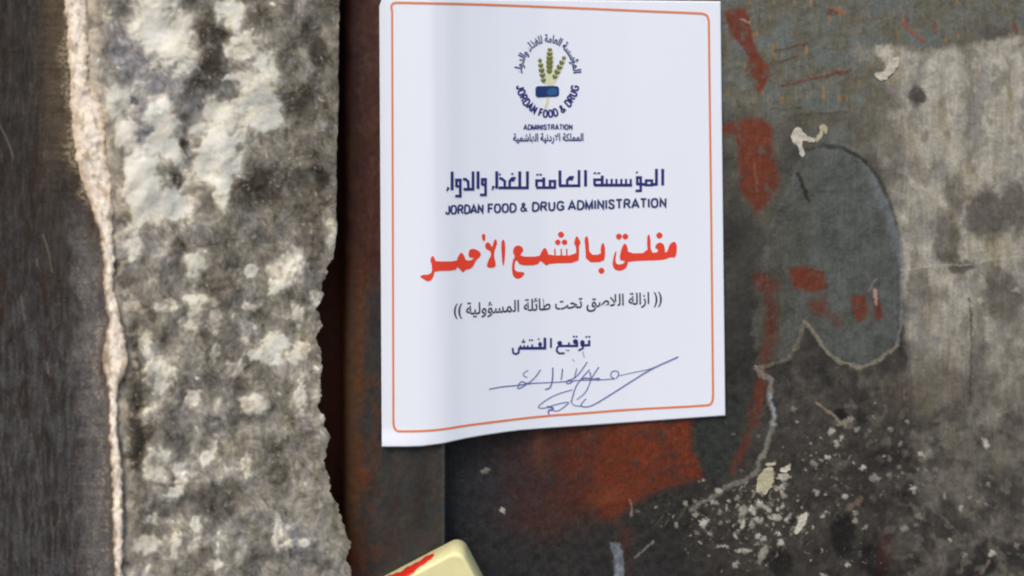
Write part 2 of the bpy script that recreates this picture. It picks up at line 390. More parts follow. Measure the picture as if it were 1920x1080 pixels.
# ------------------------------------------------------------------ metal door
def door_depth(px):        # door swung a little: recedes to the right
    t = (px - CX) / F
    a = 0.1765
    return (0.5394 - a * 0.0707 + 0.0022) / (1 - a * t)
door = empty('metal_door', (0.12, 0.55, EYE.z - 0.3), 'battered metal door with peeling grey, red and whitish paint behind the white notice', 'door')
xs = np.arange(822, 2131, 2.0)
px, py = np.meshgrid(xs, ys)
pxr = px * .83 - py * .56; pyr = px * .56 + py * .83
def N(s, o=4, seed=0, sy=None): return sfbm(px / s, py / sy, o, seed) if sy else sfbm(pxr / s, pyr / s, o, seed)
wx = px + 26 * (fbm(px / 50, py / 50, 3, 3) - .5) + 10 * (fbm(px / 12, py / 12, 3, 5) - .5)
wy = py + 26 * (fbm(px / 50, py / 50, 3, 4) - .5) + 10 * (fbm(px / 12, py / 12, 3, 6) - .5)
lx = px + 8 * (fbm(px / 22, py / 22, 3, 3) - .5) + 5 * (fbm(px / 7, py / 7, 2, 5) - .5)
ly = py + 8 * (fbm(px / 22, py / 22, 3, 4) - .5) + 5 * (fbm(px / 7, py / 7, 2, 6) - .5)
n90 = N(100, 4, 1); n40 = N(40, 4, 2); n15 = N(15, 4, 3); n6 = N(6, 3, 4)
stv = N(12, 4, 5, 130); stw = N(34, 3, 6, 260); stn = N(5, 3, 7, 40)
# worn base, darker low and left
c = mix(rgb(58, 56, 50), rgb(80, 77, 68), n40[..., None])
c = mix(c, mix(rgb(34, 33, 30), rgb(52, 49, 44), n15[..., None]), sst(420, 720, wy + 60 * (n90 - .5)))
# grey paint over the top
up = sst(330, 190, wy + 110 * (n90 - .5))
g = mix(rgb(96, 92, 76), rgb(102, 103, 92), sst(.25, .75, n40)[..., None])
g = mix(g, rgb(80, 76, 64), sst(.55, .85, n15) * .6)
g = mix(g, rgb(98, 107, 106), sst(.55, .8, N(55, 3, 9)) * .5)
c = mix(c, g, up * .95)
c = mix(c, rgb(150, 116, 62), sst(.70, .80, fbm(px / 10, py / 28, 3, 8)) * up * sst(1560, 1380, px * .4 + 1000 + 0 * py) * .8)
c = mix(c, rgb(150, 116, 62), sst(.66, .80, fbm(px / 9, py / 30, 3, 8)) * up * .7)
# scraped whitish zone at the right
PALE = [(1640,92),(1682,82),(1712,92),(1765,92),(1800,90),(1852,74),(1925,62),(2150,60),(2150,1300),(1800,1300),(1730,1000),(1715,800),(1700,640),(1692,560),(1690,480),(1676,395),(1655,320),(1640,270),(1652,215),(1672,180),(1660,140)]
pd = poly_sd(wx * .4 + lx * .6, wy * .4 + ly * .6, PALE)
pm = sst(-9, 9, pd) * (1 - sst(1760, 1680, wx) * sst(150, 210, wy) * sst(420, 330, wy) * sst(60, 5, pd + 40 * (n40 - .5)) * .7)
pc = mix(rgb(128, 123, 110), rgb(184, 178, 162), (.14 * stv + .24 * stw + .42 * n40 + .2 * n15)[..., None])
pc = mix(pc, rgb(178, 172, 158), sst(.55, .85, .5 * stv + .5 * n40) * .6)
pc = mix(pc, rgb(98, 92, 76), sst(.55, .85, N(34, 4, 10, 60)) * .55)
pc = mix(pc, rgb(136, 120, 84), sst(.62, .85, N(26, 3, 11, 110)) * .4)
pc = mix(pc, rgb(112, 110, 106), sst(.5, .8, N(60, 4, 15)) * .5)
pf = sst(1080, 400, wy + 260 * (n90 - .5) + 90 * (stw - .5) + 120 * (n40 - .5))
c = mix(c, mix(rgb(66, 60, 52), rgb(98, 90, 78), (.5 * n40 + .5 * stv)[..., None]), pm * .9 * sst(1040, 640, wy + 160 * (n90 - .5)) * sst(1690, 1800, wx - .2 * (wy - 700) * (wy < 700)))
c = mix(c, pc, pm * pf)
# soft fade of the pale scrape to its left
c = mix(c, rgb(112, 104, 90), blob(wx, wy, 1660, 230, 60, 90) * .35)
for (bx, by, rx, ry, a) in [(1722,178,16,24,1),(1850,400,44,52,.85),(1905,390,30,50,.8),(1775,450,30,44,.75),(1790,360,26,40,.55),(1800,500,26,10,.8),(1740,560,16,18,.5),(1880,560,50,40,.7),(1865,60,30,16,.7),(1720,540,20,26,.5),(1870,520,22,26,.7),(1835,640,16,60,.5),(1780,480,22,16,.5)]:
    c = mix(c, mix(rgb(62, 57, 50), rgb(86, 80, 72), n15[..., None]), a * sst(.2, .65, blob(wx, wy, bx, by, rx, ry) + .25 * (n15 - .5)))
# lower right: blackened, blotchy
lr = sst(1860, 1600, wx + .25 * (wy - 800)) * sst(620, 760, wy + 80 * (n40 - .5)) * sst(1330, 1420, wx + .35 * (wy - 800))
c = mix(c, mix(rgb(38, 36, 33), rgb(84, 78, 70), (.6 * n40 + .4 * n15)[..., None]), lr * .9)
c = mix(c, mix(rgb(78, 72, 65), rgb(108, 101, 92), n15[..., None]), sst(.4, .7, N(70, 4, 12)) * sst(1600, 1760, wx) * sst(620, 760, wy) * .75)
c = mix(c, rgb(44, 41, 38), sst(.5, .75, N(60, 4, 14)) * sst(680, 820, wy) * sst(1500, 1650, px) * .6)
c = mix(c, rgb(118, 111, 100), sst(.62, .85, N(26, 4, 6)) * sst(640, 760, wy) * sst(1480, 1600, px) * .4)
c = mix(c, c * .62, sst(740, 860, wy) * sst(1760, 1560, wx) * sst(1250, 1350, wx + .4 * (wy - 900)) * (.4 + .6 * n40))
c = mix(c, rgb(100, 88, 68), blob(wx, wy, 1720, 740, 60, 40) * .45 * (.4 + .6 * n15))
for (bx, by, rx, ry, a) in [(1580,1000,26,50,.9),(1640,1050,28,40,.8),(1465,1055,24,30,.8),(1610,780,14,14,.5),(1575,775,16,12,.9),(1855,1060,12,20,.6),(1660,860,50,26,.4)]:
    c = mix(c, rgb(20, 18, 16), a * sst(.2, .7, blob(wx, wy, bx, by, rx, ry)))
# area between notice and the big patch
mid = sst(1510, 1440, wx) * sst(180, 260, wy)
c = mix(c, mix(rgb(66, 64, 56), rgb(88, 84, 72), n40[..., None]), mid * sst(560, 400, wy) * .7)
c = mix(c, rgb(40, 38, 34), blob(wx, wy, 1375, 440, 34, 50) * .9)
c = mix(c, rgb(46, 44, 40), blob(wx, wy, 1400, 560, 60, 80) * .6)
# large rounded grey patch of old paint
BIG = chaikin([(1492,300),(1520,280),(1555,274),(1600,287),(1640,325),(1668,385),(1686,455),(1692,530),(1688,600),(1682,648),(1650,672),(1612,692),(1590,680),(1562,670),(1540,642),(1522,612),(1509,603),(1502,625),(1494,650),(1478,672),(1450,682),(1420,692),(1405,640),(1410,560),(1425,480),(1450,400),(1480,340)], 1)
bd = poly_sd(lx, ly, BIG)
bm = sst(-3, 5, bd) * sst(1405, 1475, lx + .15 * (ly - 450) + 60 * (n40 - .5) + 20 * (n15 - .5))
bc = mix(rgb(74, 76, 70), rgb(88, 91, 86), n40[..., None])
bc = mix(bc, rgb(72, 67, 55), sst(1560, 1440, px) * .6)
bc = mix(bc, rgb(92, 96, 94), sst(.5, .8, N(30, 3, 11, 90)) * .4)
bc = mix(bc, rgb(108, 114, 118), sst(22, 3, bd) * sst(1600, 1650, px) * sst(520, 380, py) * .9)  # bluish highlight on the upper right rim, put into the paint colour
bc = mix(bc, rgb(60, 59, 53), sst(.6, .9, n15) * .35)
c = mix(c, bc, bm * .93)
c = mix(c, rgb(46, 44, 38), sst(5, 1, np.abs(bd + 3)) * sst(560, 380, py) * sst(1480, 1520, px) * .6)
for pts, w, a in [([(1494,325),(1505,345),(1516,375)], 5, .9), ([(1548,275),(1590,283),(1625,305)], 4, .7), ([(1530,360),(1565,358)], 3, .35)]:
    c = mix(c, rgb(34, 34, 26), sst(w, w * .3, seg_dist(lx, ly, pts)) * a)
# red primer showing through
def red(pts, a, dark=0.0, soft=5):
    global c
    d = poly_sd(lx * .6 + wx * .4, ly * .6 + wy * .4, pts)
    m = sst(-soft, soft, d) * (1 - .6 * sst(.58, .8, .6 * n15 + .4 * n40)) * (.85 + .25 * n6)
    r = mix(rgb(98, 40, 18), rgb(128, 54, 24), n15[..., None])
    r = mix(r, rgb(76, 36, 20), sst(.45, .75, .5 * n15 + .5 * n90) * .45)
    r = mix(r, rgb(88, 38, 18), sst(.5, .8, n40) * .5)
    r = mix(r, rgb(52, 25, 17), dark)
    c = mix(c, r, np.clip(m * a, 0, 1))
red([(1356,26),(1372,14),(1398,16),(1405,36),(1412,66),(1424,100),(1440,126),(1443,145),(1430,172),(1420,172),(1414,150),(1398,134),(1406,110),(1392,86),(1368,60)], .95, 0, 4)
red([(1352,232),(1386,224),(1420,222),(1446,238),(1450,290),(1460,335),(1455,360),(1436,392),(1414,402),(1402,376),(1386,355),(1384,300),(1378,252),(1352,250)], .92, .1, 6)
red([(1478,506),(1500,498),(1544,506),(1549,540),(1528,548),(1490,542)], .9, .1, 8)
red([(1412,515),(1436,512),(1440,540),(1414,545)], .7, .3, 10)
red([(1508,565),(1545,560),(1556,590),(1530,592)], .75, .25, 12)
red([(1596,556),(1622,552),(1628,590),(1612,604),(1600,590)], .85, .2, 7)
red([(1636,556),(1648,560),(1656,594),(1640,600)], .85, .35, 6)
red([(1548,590),(1575,585),(1580,608),(1560,612)], .55, .4, 10)
red([(1430,520),(1458,525),(1456,640),(1440,690),(1424,690),(1432,600)], .65, .45, 12)
red([(1420,700),(1436,706),(1430,760),(1416,800),(1392,860),(1372,892),(1366,880),(1386,830),(1402,760)], .85, .2, 7)
red([(1150,780),(1300,770),(1296,800),(1300,838),(1318,880),(1316,896),(1280,902),(1240,918),(1215,925),(1185,945),(1150,975),(1125,965),(1100,930),(1120,860)], .9, .06, 14)
red([(1040,800),(1180,790),(1180,930),(1130,970),(1040,915)], .75, .35, 30)
red([(900,815),(1060,800),(1110,900),(1100,960),(1040,1010),(940,1000),(915,900)], .6, .62, 45)
red([(1155,985),(1185,990),(1188,1080),(1175,1090),(1165,1040)], .5, .4, 8)
red([(1650,1000),(1670,1000),(1670,1070),(1645,1070)], .3, .5, 10)
c = mix(c, rgb(128, 70, 36), blob(wx, wy, 1010, 830, 14, 40) * .5 + blob(wx, wy, 1140, 930, 30, 16) * .4)
# near black, bluish lower left by the frame
bl = sst(1120, 900, wx + .35 * np.abs(wy - 900) ) * sst(760, 840, py)
c = mix(c, mix(rgb(26, 28, 32), rgb(42, 42, 46), n15[..., None]), bl * .8)
c = mix(c, mix(rgb(30, 30, 30), rgb(48, 46, 45), n15[..., None]), sst(960, 1050, wy) * sst(1400, 1200, wx) * .7)
c = mix(c, mix(rgb(36, 40, 36), rgb(52, 56, 50), n15[..., None]), sst(-8, 8, poly_sd(wx, wy, [(1302,780),(1360,780),(1405,700),(1420,760),(1380,860),(1350,905),(1318,880),(1300,838)])) * .75 * (1 - sst(.0, .3, c[..., 0] - c[..., 1] - .04)))
c = mix(c, rgb(96, 90, 84), sst(.74, .86, fbm(px / 9, py / 12, 3, 7)) * sst(860, 900, py) * sst(1300, 900, px) * .45)
c = mix(c, rgb(128, 112, 104), sst(3, 1, seg_dist(lx, ly, [(1180,935),(1186,960),(1183,968)])) * .9)
c = mix(c, rgb(140, 148, 158), sst(-3, 3, poly_sd(lx, ly, [(1143,1015),(1160,1018),(1168,1035),(1172,1100),(1152,1100),(1152,1050)])) * .6 * (.5 + .7 * n15))
c = mix(c, rgb(150, 140, 130), sst(2.2, .6, seg_dist(lx, ly, [(1190,1045),(1225,1015)])) * .6)
# pale broken rim of the paint edge
relief = np.zeros_like(px)
def line(pts, w, col, a, br=0.35, rl=0.3):
    global c, relief
    d = seg_dist(lx, ly, pts)
    m = sst(w, w * .35, d + w * .9 * (n15 - .5)) * (1 - br * sst(.4, .7, n6))
    c = mix(c, rgb(*col), m * a); relief = relief + rl * m
line([(1422,690),(1452,682),(1478,672),(1494,650),(1502,622),(1509,604)], 5.5, (122, 114, 98), .75, .6)
line([(1509,604),(1522,618),(1540,645),(1562,672),(1590,682),(1612,692),(1650,674),(1684,648)], 5.5, (140, 132, 114), .8, .5)
line([(1684,648),(1690,600),(1692,500),(1688,450)], 4, (132, 132, 128), .6)
line([(1416,690),(1430,702),(1446,712),(1444,750),(1452,780),(1448,805),(1436,838),(1426,860)], 6.5, (136, 131, 120), .75, .4)
line([(1426,860),(1418,888),(1396,902),(1360,916),(1330,936),(1296,956)], 6.5, (126, 121, 110), .75, .4)
line([(1444,740),(1452,775),(1450,795)], 3, (150, 166, 176), .7)
line([(1665,375),(1680,440),(1690,520)], 4, (108, 116, 122), .5)  # same bluish rim highlight carried on as a coloured line
line([(1690,507),(1740,500),(1820,496),(1850,488),(1925,481)], 2.4, (176, 172, 160), .5, .3)
line([(1800,502),(1824,500)], 3, (70, 62, 50), .7)
line([(1819,560),(1822,640),(1818,750)], 3.2, (52, 46, 40), .75)
line([(1530,755),(1560,775),(1590,805)], 3.5, (150, 134, 116), .7)
line([(1590,805),(1605,830)], 2.5, (66, 60, 52), .7)
line([(1450,96),(1515,80)], 3, (84, 58, 44), .8); line([(1455,116),(1495,106)], 2.6, (84, 58, 44), .7)
line([(1466,162),(1510,150),(1560,138),(1594,132)], 3.6, (104, 54, 40), .9); line([(1562,134),(1580,138)], 8, (92, 48, 36), .8)
line([(1445,205),(1500,202)], 2.6, (72, 62, 46), .6); line([(1500,214),(1585,211)], 2.6, (58, 54, 46), .7)
line([(1694,44),(1706,58),(1730,74)], 6, (140, 68, 44), .8); line([(1700,10),(1702,40)], 4, (112, 56, 38), .5)
line([(1752,44),(1754,60)], 6, (112, 52, 44), .7); line([(1902,40),(1905,60)], 6, (112, 52, 38), .6); line([(1552,20),(1566,22)], 8, (96, 52, 36), .85); line([(1570,18),(1584,26)], 5, (156, 100, 60), .7)
line([(1449,85),(1453,110)], 3.5, (150, 116, 62), .6); line([(1544,165),(1546,185)], 4, (150, 116, 62), .6)
line([(1390,36),(1404,42)], 3, (176, 140, 110), .8)
line([(1416,310),(1420,360)], 3, (130, 96, 80), .5)
line([(1640,545),(1642,570)], 4, (190, 150, 140), .7); line([(1630,545),(1645,520)], 3, (150, 150, 140), .4)
line([(1840,1075),(1850,1060),(1858,1050)], 3.5, (120, 104, 92), .8)
line([(1595,955),(1612,935)], 7, (120, 102, 90), .7); line([(1735,945),(1790,990)], 2.2, (110, 102, 94), .5)
c = mix(c, rgb(176, 170, 152), sst(-5, 5, poly_sd(lx, ly, [(1642,84),(1670,86),(1668,104),(1654,110),(1644,100)]) + 8 * (n15 - .5)) * .75)
c = mix(c, rgb(140, 136, 122), sst(-8, 6, poly_sd(lx, ly, [(1598,80),(1630,84),(1644,112),(1618,116),(1602,100)]) + 12 * (n15 - .5)) * .5)
# scattered bright chips of paint
ang = math.radians(-58)
ru = px * math.cos(ang) + py * math.sin(ang); rv = -px * math.sin(ang) + py * math.cos(ang)
dens = np.zeros_like(px)
for (bx, by, rx, ry, a) in [(1440,930,70,60,1),(1360,970,70,60,.8),(1450,1000,90,60,.8),(1550,860,70,70,.6),(1320,1020,60,40,.6),(1560,940,70,60,.5),(1700,900,90,80,.4),(1620,1040,70,40,.4),(1260,960,60,40,.6),(1470,830,60,60,.5),(1400,1050,80,40,.5),(1700,850,60,30,.35)]:
    dens = np.maximum(dens, a * blob(px, py, bx, by, rx, ry))
ch = fbm(ru / 13, rv / 6, 3, 9)
cm = sst(.80 - .16 * dens, .86 - .16 * dens, ch) * sst(.12, .3, dens)
c = mix(c, mix(rgb(112, 105, 90), rgb(190, 184, 166), n15[..., None]), cm * .7)
scr = sst(.66, .80, fbm(ru / 34, rv / 5, 3, 12)) * sst(.15, .5, dens)
c = mix(c, rgb(112, 106, 94), scr * .55)
cm2 = sst(.76 - .12 * dens, .83 - .12 * dens, fbm(px / 7, py / 6, 2, 13)) * sst(.2, .4, dens)
c = mix(c, rgb(84, 79, 68), cm2 * .55)
relief = relief + .5 * cm
rs = np.random.RandomState(5)
extra = []
for _ in range(150):
    k_ = rs.randint(7); bx0, by0, sx0, sy0 = [(1440,925,34,34),(1415,985,52,34),(1370,955,60,24),(1480,1000,50,40),(1560,860,70,50),(1680,930,120,70),(1640,860,130,60)][k_]
    e_ = rs.rand() ** 2
    extra.append((bx0 + sx0 * rs.randn(), by0 + sy0 * rs.randn(), 2.2 + 5 * e_, 2.5 + 9 * e_ * rs.rand(), rs.choice([28, 40, 60, -35]) + 14 * rs.randn(), .2 + (.6 if k_ < 5 else .35) * rs.rand()))
kx = lx + 7 * (fbm(px / 5, py / 5, 2, 1) - .5); ky = ly + 7 * (fbm(px / 5, py / 5, 2, 2) - .5)
for (bx, by, rx, ry, t, a) in [(1848,832,5,9,-20,1),(1862,1038,8,5,-15,.9),(1558,810,6,6,30,.8),(1578,822,5,8,20,.7),(1553,858,8,4,10,.9),(1618,878,7,5,-20,.9),(1502,980,7,22,30,1),(1392,983,4,9,15,1),(1470,894,12,6,-10,.9),(1322,980,8,6,-30,.9),(1465,1018,6,6,0,.9),(1395,1033,16,4,5,.9),(1355,1026,14,2.5,5,.7),(1590,1060,4,5,0,.8),(1725,850,5,4,0,.7),(1712,915,8,4,-20,.7),(1585,932,6,4,20,.8),(1455,970,12,6,-10,.8),(1440,955,10,5,40,.8),(1425,945,8,6,10,.7),(1430,1040,7,22,20,.5),(1340,942,8,4,20,.6),(1770,930,4,5,0,.5),(1802,953,4,6,0,.5),(1810,1040,4,5,0,.4),(1545,1078,8,4,0,.7),(1380,1060,4,8,20,.6),(943,957,5,8,-20,.8),(910,883,10,4,-10,.4),(1285,945,5,5,0,.6),(1268,985,4,6,0,.6),(1330,1000,10,2.5,40,.5),(1366,940,4,4,0,.6),(1478,970,3,10,30,.5),(1907,1024,5,5,0,.4),(1905,545,8,5,0,.5),(1838,565,5,6,0,.4)] + extra:
    th = math.radians(t); rr_ = 2 * max(rx, ry) + 12
    i0, i1 = np.searchsorted(ys, [by - rr_, by + rr_]); j0, j1 = np.searchsorted(xs, [bx - rr_, bx + rr_])
    if i1 <= i0 or j1 <= j0: continue
    sl = (slice(i0, i1), slice(j0, j1))
    dx = kx[sl] - bx; dy = ky[sl] - by
    u = dx * math.cos(th) + dy * math.sin(th); w_ = -dx * math.sin(th) + dy * math.cos(th)
    m = sst(1.2, .7, np.hypot(u / rx, w_ / ry) + .5 * (n6[sl] - .5))
    c[sl] = mix(c[sl], mix(rgb(166, 158, 138), rgb(206, 202, 188), n15[sl][..., None]), m * a * .85); relief[sl] += .5 * m
sp = sst(.80, .86, fbm(px / 6, py / 6, 2, 5)) * sst(.45, .7, N(60, 2, 8))
c = mix(c, rgb(120, 112, 96), sp * .35)
c = c * (1 + .22 * (stn - .5) + .22 * (n6 - .5))[..., None]
relief = relief + .35 * bm * sst(0, 8, bd) - .25 * pm * pf + .5 * (n40 - .5) + .35 * (n15 - .5) + .2 * (n6 - .5)
relief = relief + 1.6 * (fbm(px / 240, py / 260, 2, 2) - .5)
rgh = np.clip(.62 + .2 * (n40 - .5) - .12 * bm + .12 * pm, .3, 1)
grid_mesh('door_panel', unproj(px, py, door_depth(px) - .0006 * relief), M_DOOR, door, c, rgh)

# curled chips of thick cream paint still hanging on the door
M_CHIP = plain_mat('cream_paint', (0.50, 0.46, 0.37), 0.7, 350, 0.45, 0.6)
M_CHIP2 = plain_mat('yellowed_paint', (0.44, 0.40, 0.26), 0.7, 350, 0.45, 0.6)
def flake(pts, lift, name='paint_flake', mat=M_CHIP, label=None, rag=3.0):
    lift *= .5; pts = chaikin(pts, 1); o_ = []
    for (ax, ay), (bx, by) in zip(pts, pts[1:] + pts[:1]):
        k_ = max(1, int(math.hypot(bx - ax, by - ay) / 2.5))
        o_ += [(ax + (bx - ax) * i / k_, ay + (by - ay) * i / k_) for i in range(k_)]
    a_ = np.array(o_)
    nx_ = fbm(a_[:, 0] / 5, a_[:, 1] / 5, 3, 3) - .5; ny_ = fbm(a_[:, 0] / 5, a_[:, 1] / 5, 3, 9) - .5
    pts = [(x + 2.6 * rag * float(u_), y + 2.6 * rag * float(v_)) for (x, y), u_, v_ in zip(o_, nx_, ny_)]
    bm_ = bmesh.new()
    tri = tessellate_polygon([[Vector((x, y, 0)) for x, y in pts]])
    cxm = sum(p[0] for p in pts) / len(pts); cym = sum(p[1] for p in pts) / len(pts)
    def at(x, y, dz):
        return Vector(unproj(x, y, float(door_depth(x)) - dz))
    f = [bm_.verts.new(at(x, y, lift * (1 + .4 * math.sin(x * .3) * math.cos(y * .2)))) for x, y in pts]
    b = [bm_.verts.new(at(x, y, -.0008)) for x, y in pts]
    for t in tri:
        try: bm_.faces.new([f[i] for i in t])
        except ValueError: pass
    n = len(pts)
    for i in range(n): bm_.faces.new([f[i], f[(i + 1) % n], b[(i + 1) % n], b[i]])
    bmesh.ops.recalc_face_normals(bm_, faces=bm_.faces)
    me = bpy.data.meshes.new(name); bm_.to_mesh(me); bm_.free()
    o = link(name, me, mat, door)
    if label: o['label'] = label
    return o
random.seed(4)
q = lambda L: [(1300 + .5 * x, .5 * y) for x, y in L]
flake(q([(366,520),(374,486),(398,472),(410,498),(448,520),(462,512),(456,534),(432,532),(412,524),(404,540),(420,570),(410,594),(398,576),(394,548),(372,538)]), .0010)
flake(q([(462,510),(474,496),(474,468),(492,462),(506,486),(498,506),(490,486),(484,508),(470,530),(458,534)]), .0007, mat=M_CHIP2)
flake(q([(742,222),(778,210),(764,258),(712,308),(682,286),(680,272),(714,268)]), .0012)
flake([(1432,879),(1450,874),(1451,892),(1449,910),(1437,928),(1428,922),(1416,924),(1419,908),(1421,894)], .0012, mat=M_CHIP2)
flake([(1436,868),(1456,866),(1452,873),(1436,874)], .001, mat=M_CHIP2)
flake([(1460,880),(1478,872),(1484,880),(1470,888)], .001)
flake([(1494,985),(1506,962),(1515,960),(1512,978),(1496,1002),(1489,1000)], .001)

# ------------------------------------------------------------------ the paper notice
_SX = np.array([690, 760, 800, 835, 869, 935, 1020, 1100, 1178, 1319, 1380], float)
_SV = np.array([1.0005, 1.0, .9985, .9930, .9825, .9665, .9490, .9372, .9270, .9127, .9070])
_gx = np.arange(680, 1400, 1.0)
_gv = np.interp(_gx, _SX, _SV)
_k = np.exp(-(np.arange(-45, 46) / 15.0) ** 2); _k /= _k.sum()
_gv = np.convolve(np.pad(_gv, 45, mode='edge'), _k, mode='valid')
_dd = .5 / _gv
def paper_depth(px, py):
    px = np.asarray(px, float); py = np.asarray(py, float)
    d = np.interp(px, _gx, _dd)
    crease = 814 + .012 * (py - 300)
    d = d - .00035 * np.exp(-((px - crease) / 12.0) ** 2) * sst(900, 200, py)
    d = d - .0006 * np.sin((py - 60) / 170.0) * sst(800, 1000, px) * sst(1360, 1150, px)
    d = d - .0012 * sst(800, 838, py) * sst(840, 720, px)
    return d
def on_paper(px, py, lift=0.0):
    return unproj(px, py, paper_depth(px, py) - lift)

notice = empty('paper_notice', (0.02, 0.5, EYE.z - 0.15), 'white official paper notice with red and navy Arabic lettering taped across the door edge', 'notice')
EDGE_B = [(716,838),(760,838),(790,837),(830,832),(870,823),(904,817),(940,811.5),(976,807),(1040,802),(1115,797),(1241,788),(1360,779.5)]
EDGE_T = [(711,-3),(760,-4),(830,-3),(900,-2),(1000,-1),(1200,1),(1351,2.5)]
U, V = np.meshgrid(np.linspace(0, 1, 330), np.linspace(0, 1, 300))
Ttop = 711 + (1351 - 711) * U; Tbot = 716 + (1360 - 716) * U
PX = Ttop + (Tbot - Ttop) * V
PY = np.interp(Ttop, *zip(*EDGE_T)) * (1 - V) + np.interp(Tbot, *zip(*EDGE_B)) * V
PX = PX + 5 * sst(14, -4, PY) * sst(735, 711, PX)
Pp = on_paper(PX, PY)
back = Pp.copy(); back[..., 1] += .00018
me = bpy.data.meshes.new('sheet')
r, cc = PX.shape
idx = np.arange(r * cc).reshape(r, cc); off = r * cc
qf = np.stack([idx[:-1, :-1], idx[1:, :-1], idx[1:, 1:], idx[:-1, 1:]], -1).reshape(-1, 4)
qb = qf[:, ::-1] + off
ring = np.concatenate([idx[0, :], idx[1:, -1], idx[-1, -2::-1], idx[-2:0:-1, 0]])
nx = np.roll(ring, -1)
qs = np.stack([ring, nx, nx + off, ring + off], -1)
me.from_pydata(np.concatenate([Pp.reshape(-1, 3), back.reshape(-1, 3)]).tolist(), [], np.concatenate([qf, qb, qs]).tolist())
me.polygons.foreach_set('use_smooth', np.array([True] * (2 * len(qf)) + [False] * len(qs))); me.update()
link('sheet', me, M_PAPER, notice)

class Ink:
    """flat printed shapes gathered in photo coordinates and laid on the curved sheet"""
    def __init__(self): self.v = []; self.f = []; self.k = 0
    def add(self, pts, faces):
        b = len(self.v); self.k += 1
        self.v += [(x, y, self.k) for x, y in pts]; self.f += [[b + i for i in f] for f in faces]
    def poly(self, pts, smooth=1):
        if smooth: pts = chaikin(pts, smooth)
        tri = tessellate_polygon([[Vector((x, y, 0)) for x, y in pts]])
        bm_ = bmesh.new(); vv = [bm_.verts.new((x, y, 0)) for x, y in pts]
        for t in tri:
            try: bm_.faces.new([vv[i] for i in t])
            except ValueError: pass
        self._bm(bm_)
    def _bm(self, bm_):
        for _ in range(6):
            L = [e for e in bm_.edges if e.calc_length() > 8]
            if not L: break
            bmesh.ops.subdivide_edges(bm_, edges=L, cuts=1)
            bmesh.ops.triangulate(bm_, faces=[f for f in bm_.faces if len(f.verts) > 3])
        bm_.verts.index_update()
        self.add([(v.co.x, v.co.y) for v in bm_.verts], [[v.index for v in f.verts] for f in bm_.faces])
        bm_.free()
    def stroke(self, pts, w, w2=None, smooth=0, cap=0.5):
        if smooth: pts = chaikin(pts, smooth, False)
        p = [np.array(q_, float) for q_ in pts]
        # resample
        o = [p[0]]
        for a, b in zip(p[:-1], p[1:]):
            n = max(1, int(np.hypot(*(b - a)) / 6))
            for i in range(1, n + 1): o.append(a + (b - a) * i / n)
        p = o; n = len(p)
        if n < 2: return
        t0 = (p[1] - p[0]) / (np.hypot(*(p[1] - p[0])) + 1e-9); t1 = (p[-1] - p[-2]) / (np.hypot(*(p[-1] - p[-2])) + 1e-9)
        p[0] = p[0] - t0 * w * cap * .0; p[-1] = p[-1] + t1 * w * cap * .0
        L, R = [], []
        for i in range(n):
            a = p[i] - p[i - 1] if i else p[1] - p[0]
            b = p[i + 1] - p[i] if i < n - 1 else a
            a = a / (np.hypot(*a) + 1e-9); b = b / (np.hypot(*b) + 1e-9)
            t = a + b; t = t / (np.hypot(*t) + 1e-9); nn = np.array([-t[1], t[0]])
            m = 1 / max(.5, abs(nn @ np.array([-a[1], a[0]])))
            ww = (w + ((w2 if w2 is not None else w) - w) * i / (n - 1)) / 2 * m
            L.append(tuple(p[i] + nn * ww)); R.append(tuple(p[i] - nn * ww))
        self.add(L + R, [[i, i + 1, n + i + 1, n + i] for i in range(n - 1)])
    def dot(self, x, y, rx, ry=None, n=14, rot=0):
        ry = ry or rx
        ca, sa = math.cos(rot), math.sin(rot)
        self.poly([(x + rx * math.cos(a) * ca - ry * math.sin(a) * sa, y + rx * math.cos(a) * sa + ry * math.sin(a) * ca) for a in [2 * math.pi * i / n for i in range(n)]], 0)
    def build(self, name, mat, parent, label=None):
        v = np.array(self.v); P = on_paper(v[:, 0], v[:, 1], .00016 + 3e-6 * np.minimum(v[:, 2], 60))
        me = bpy.data.meshes.new(name); me.from_pydata(P.tolist(), [], self.f); me.update()
        bm_ = bmesh.new(); bm_.from_mesh(me)
        bm_.normal_update()
        bmesh.ops.reverse_faces(bm_, faces=[f for f in bm_.faces if f.normal.y > 0])
        bm_.to_mesh(me); bm_.free()
        o = link(name, me, mat, parent)
        if label: o['label'] = label
        return o

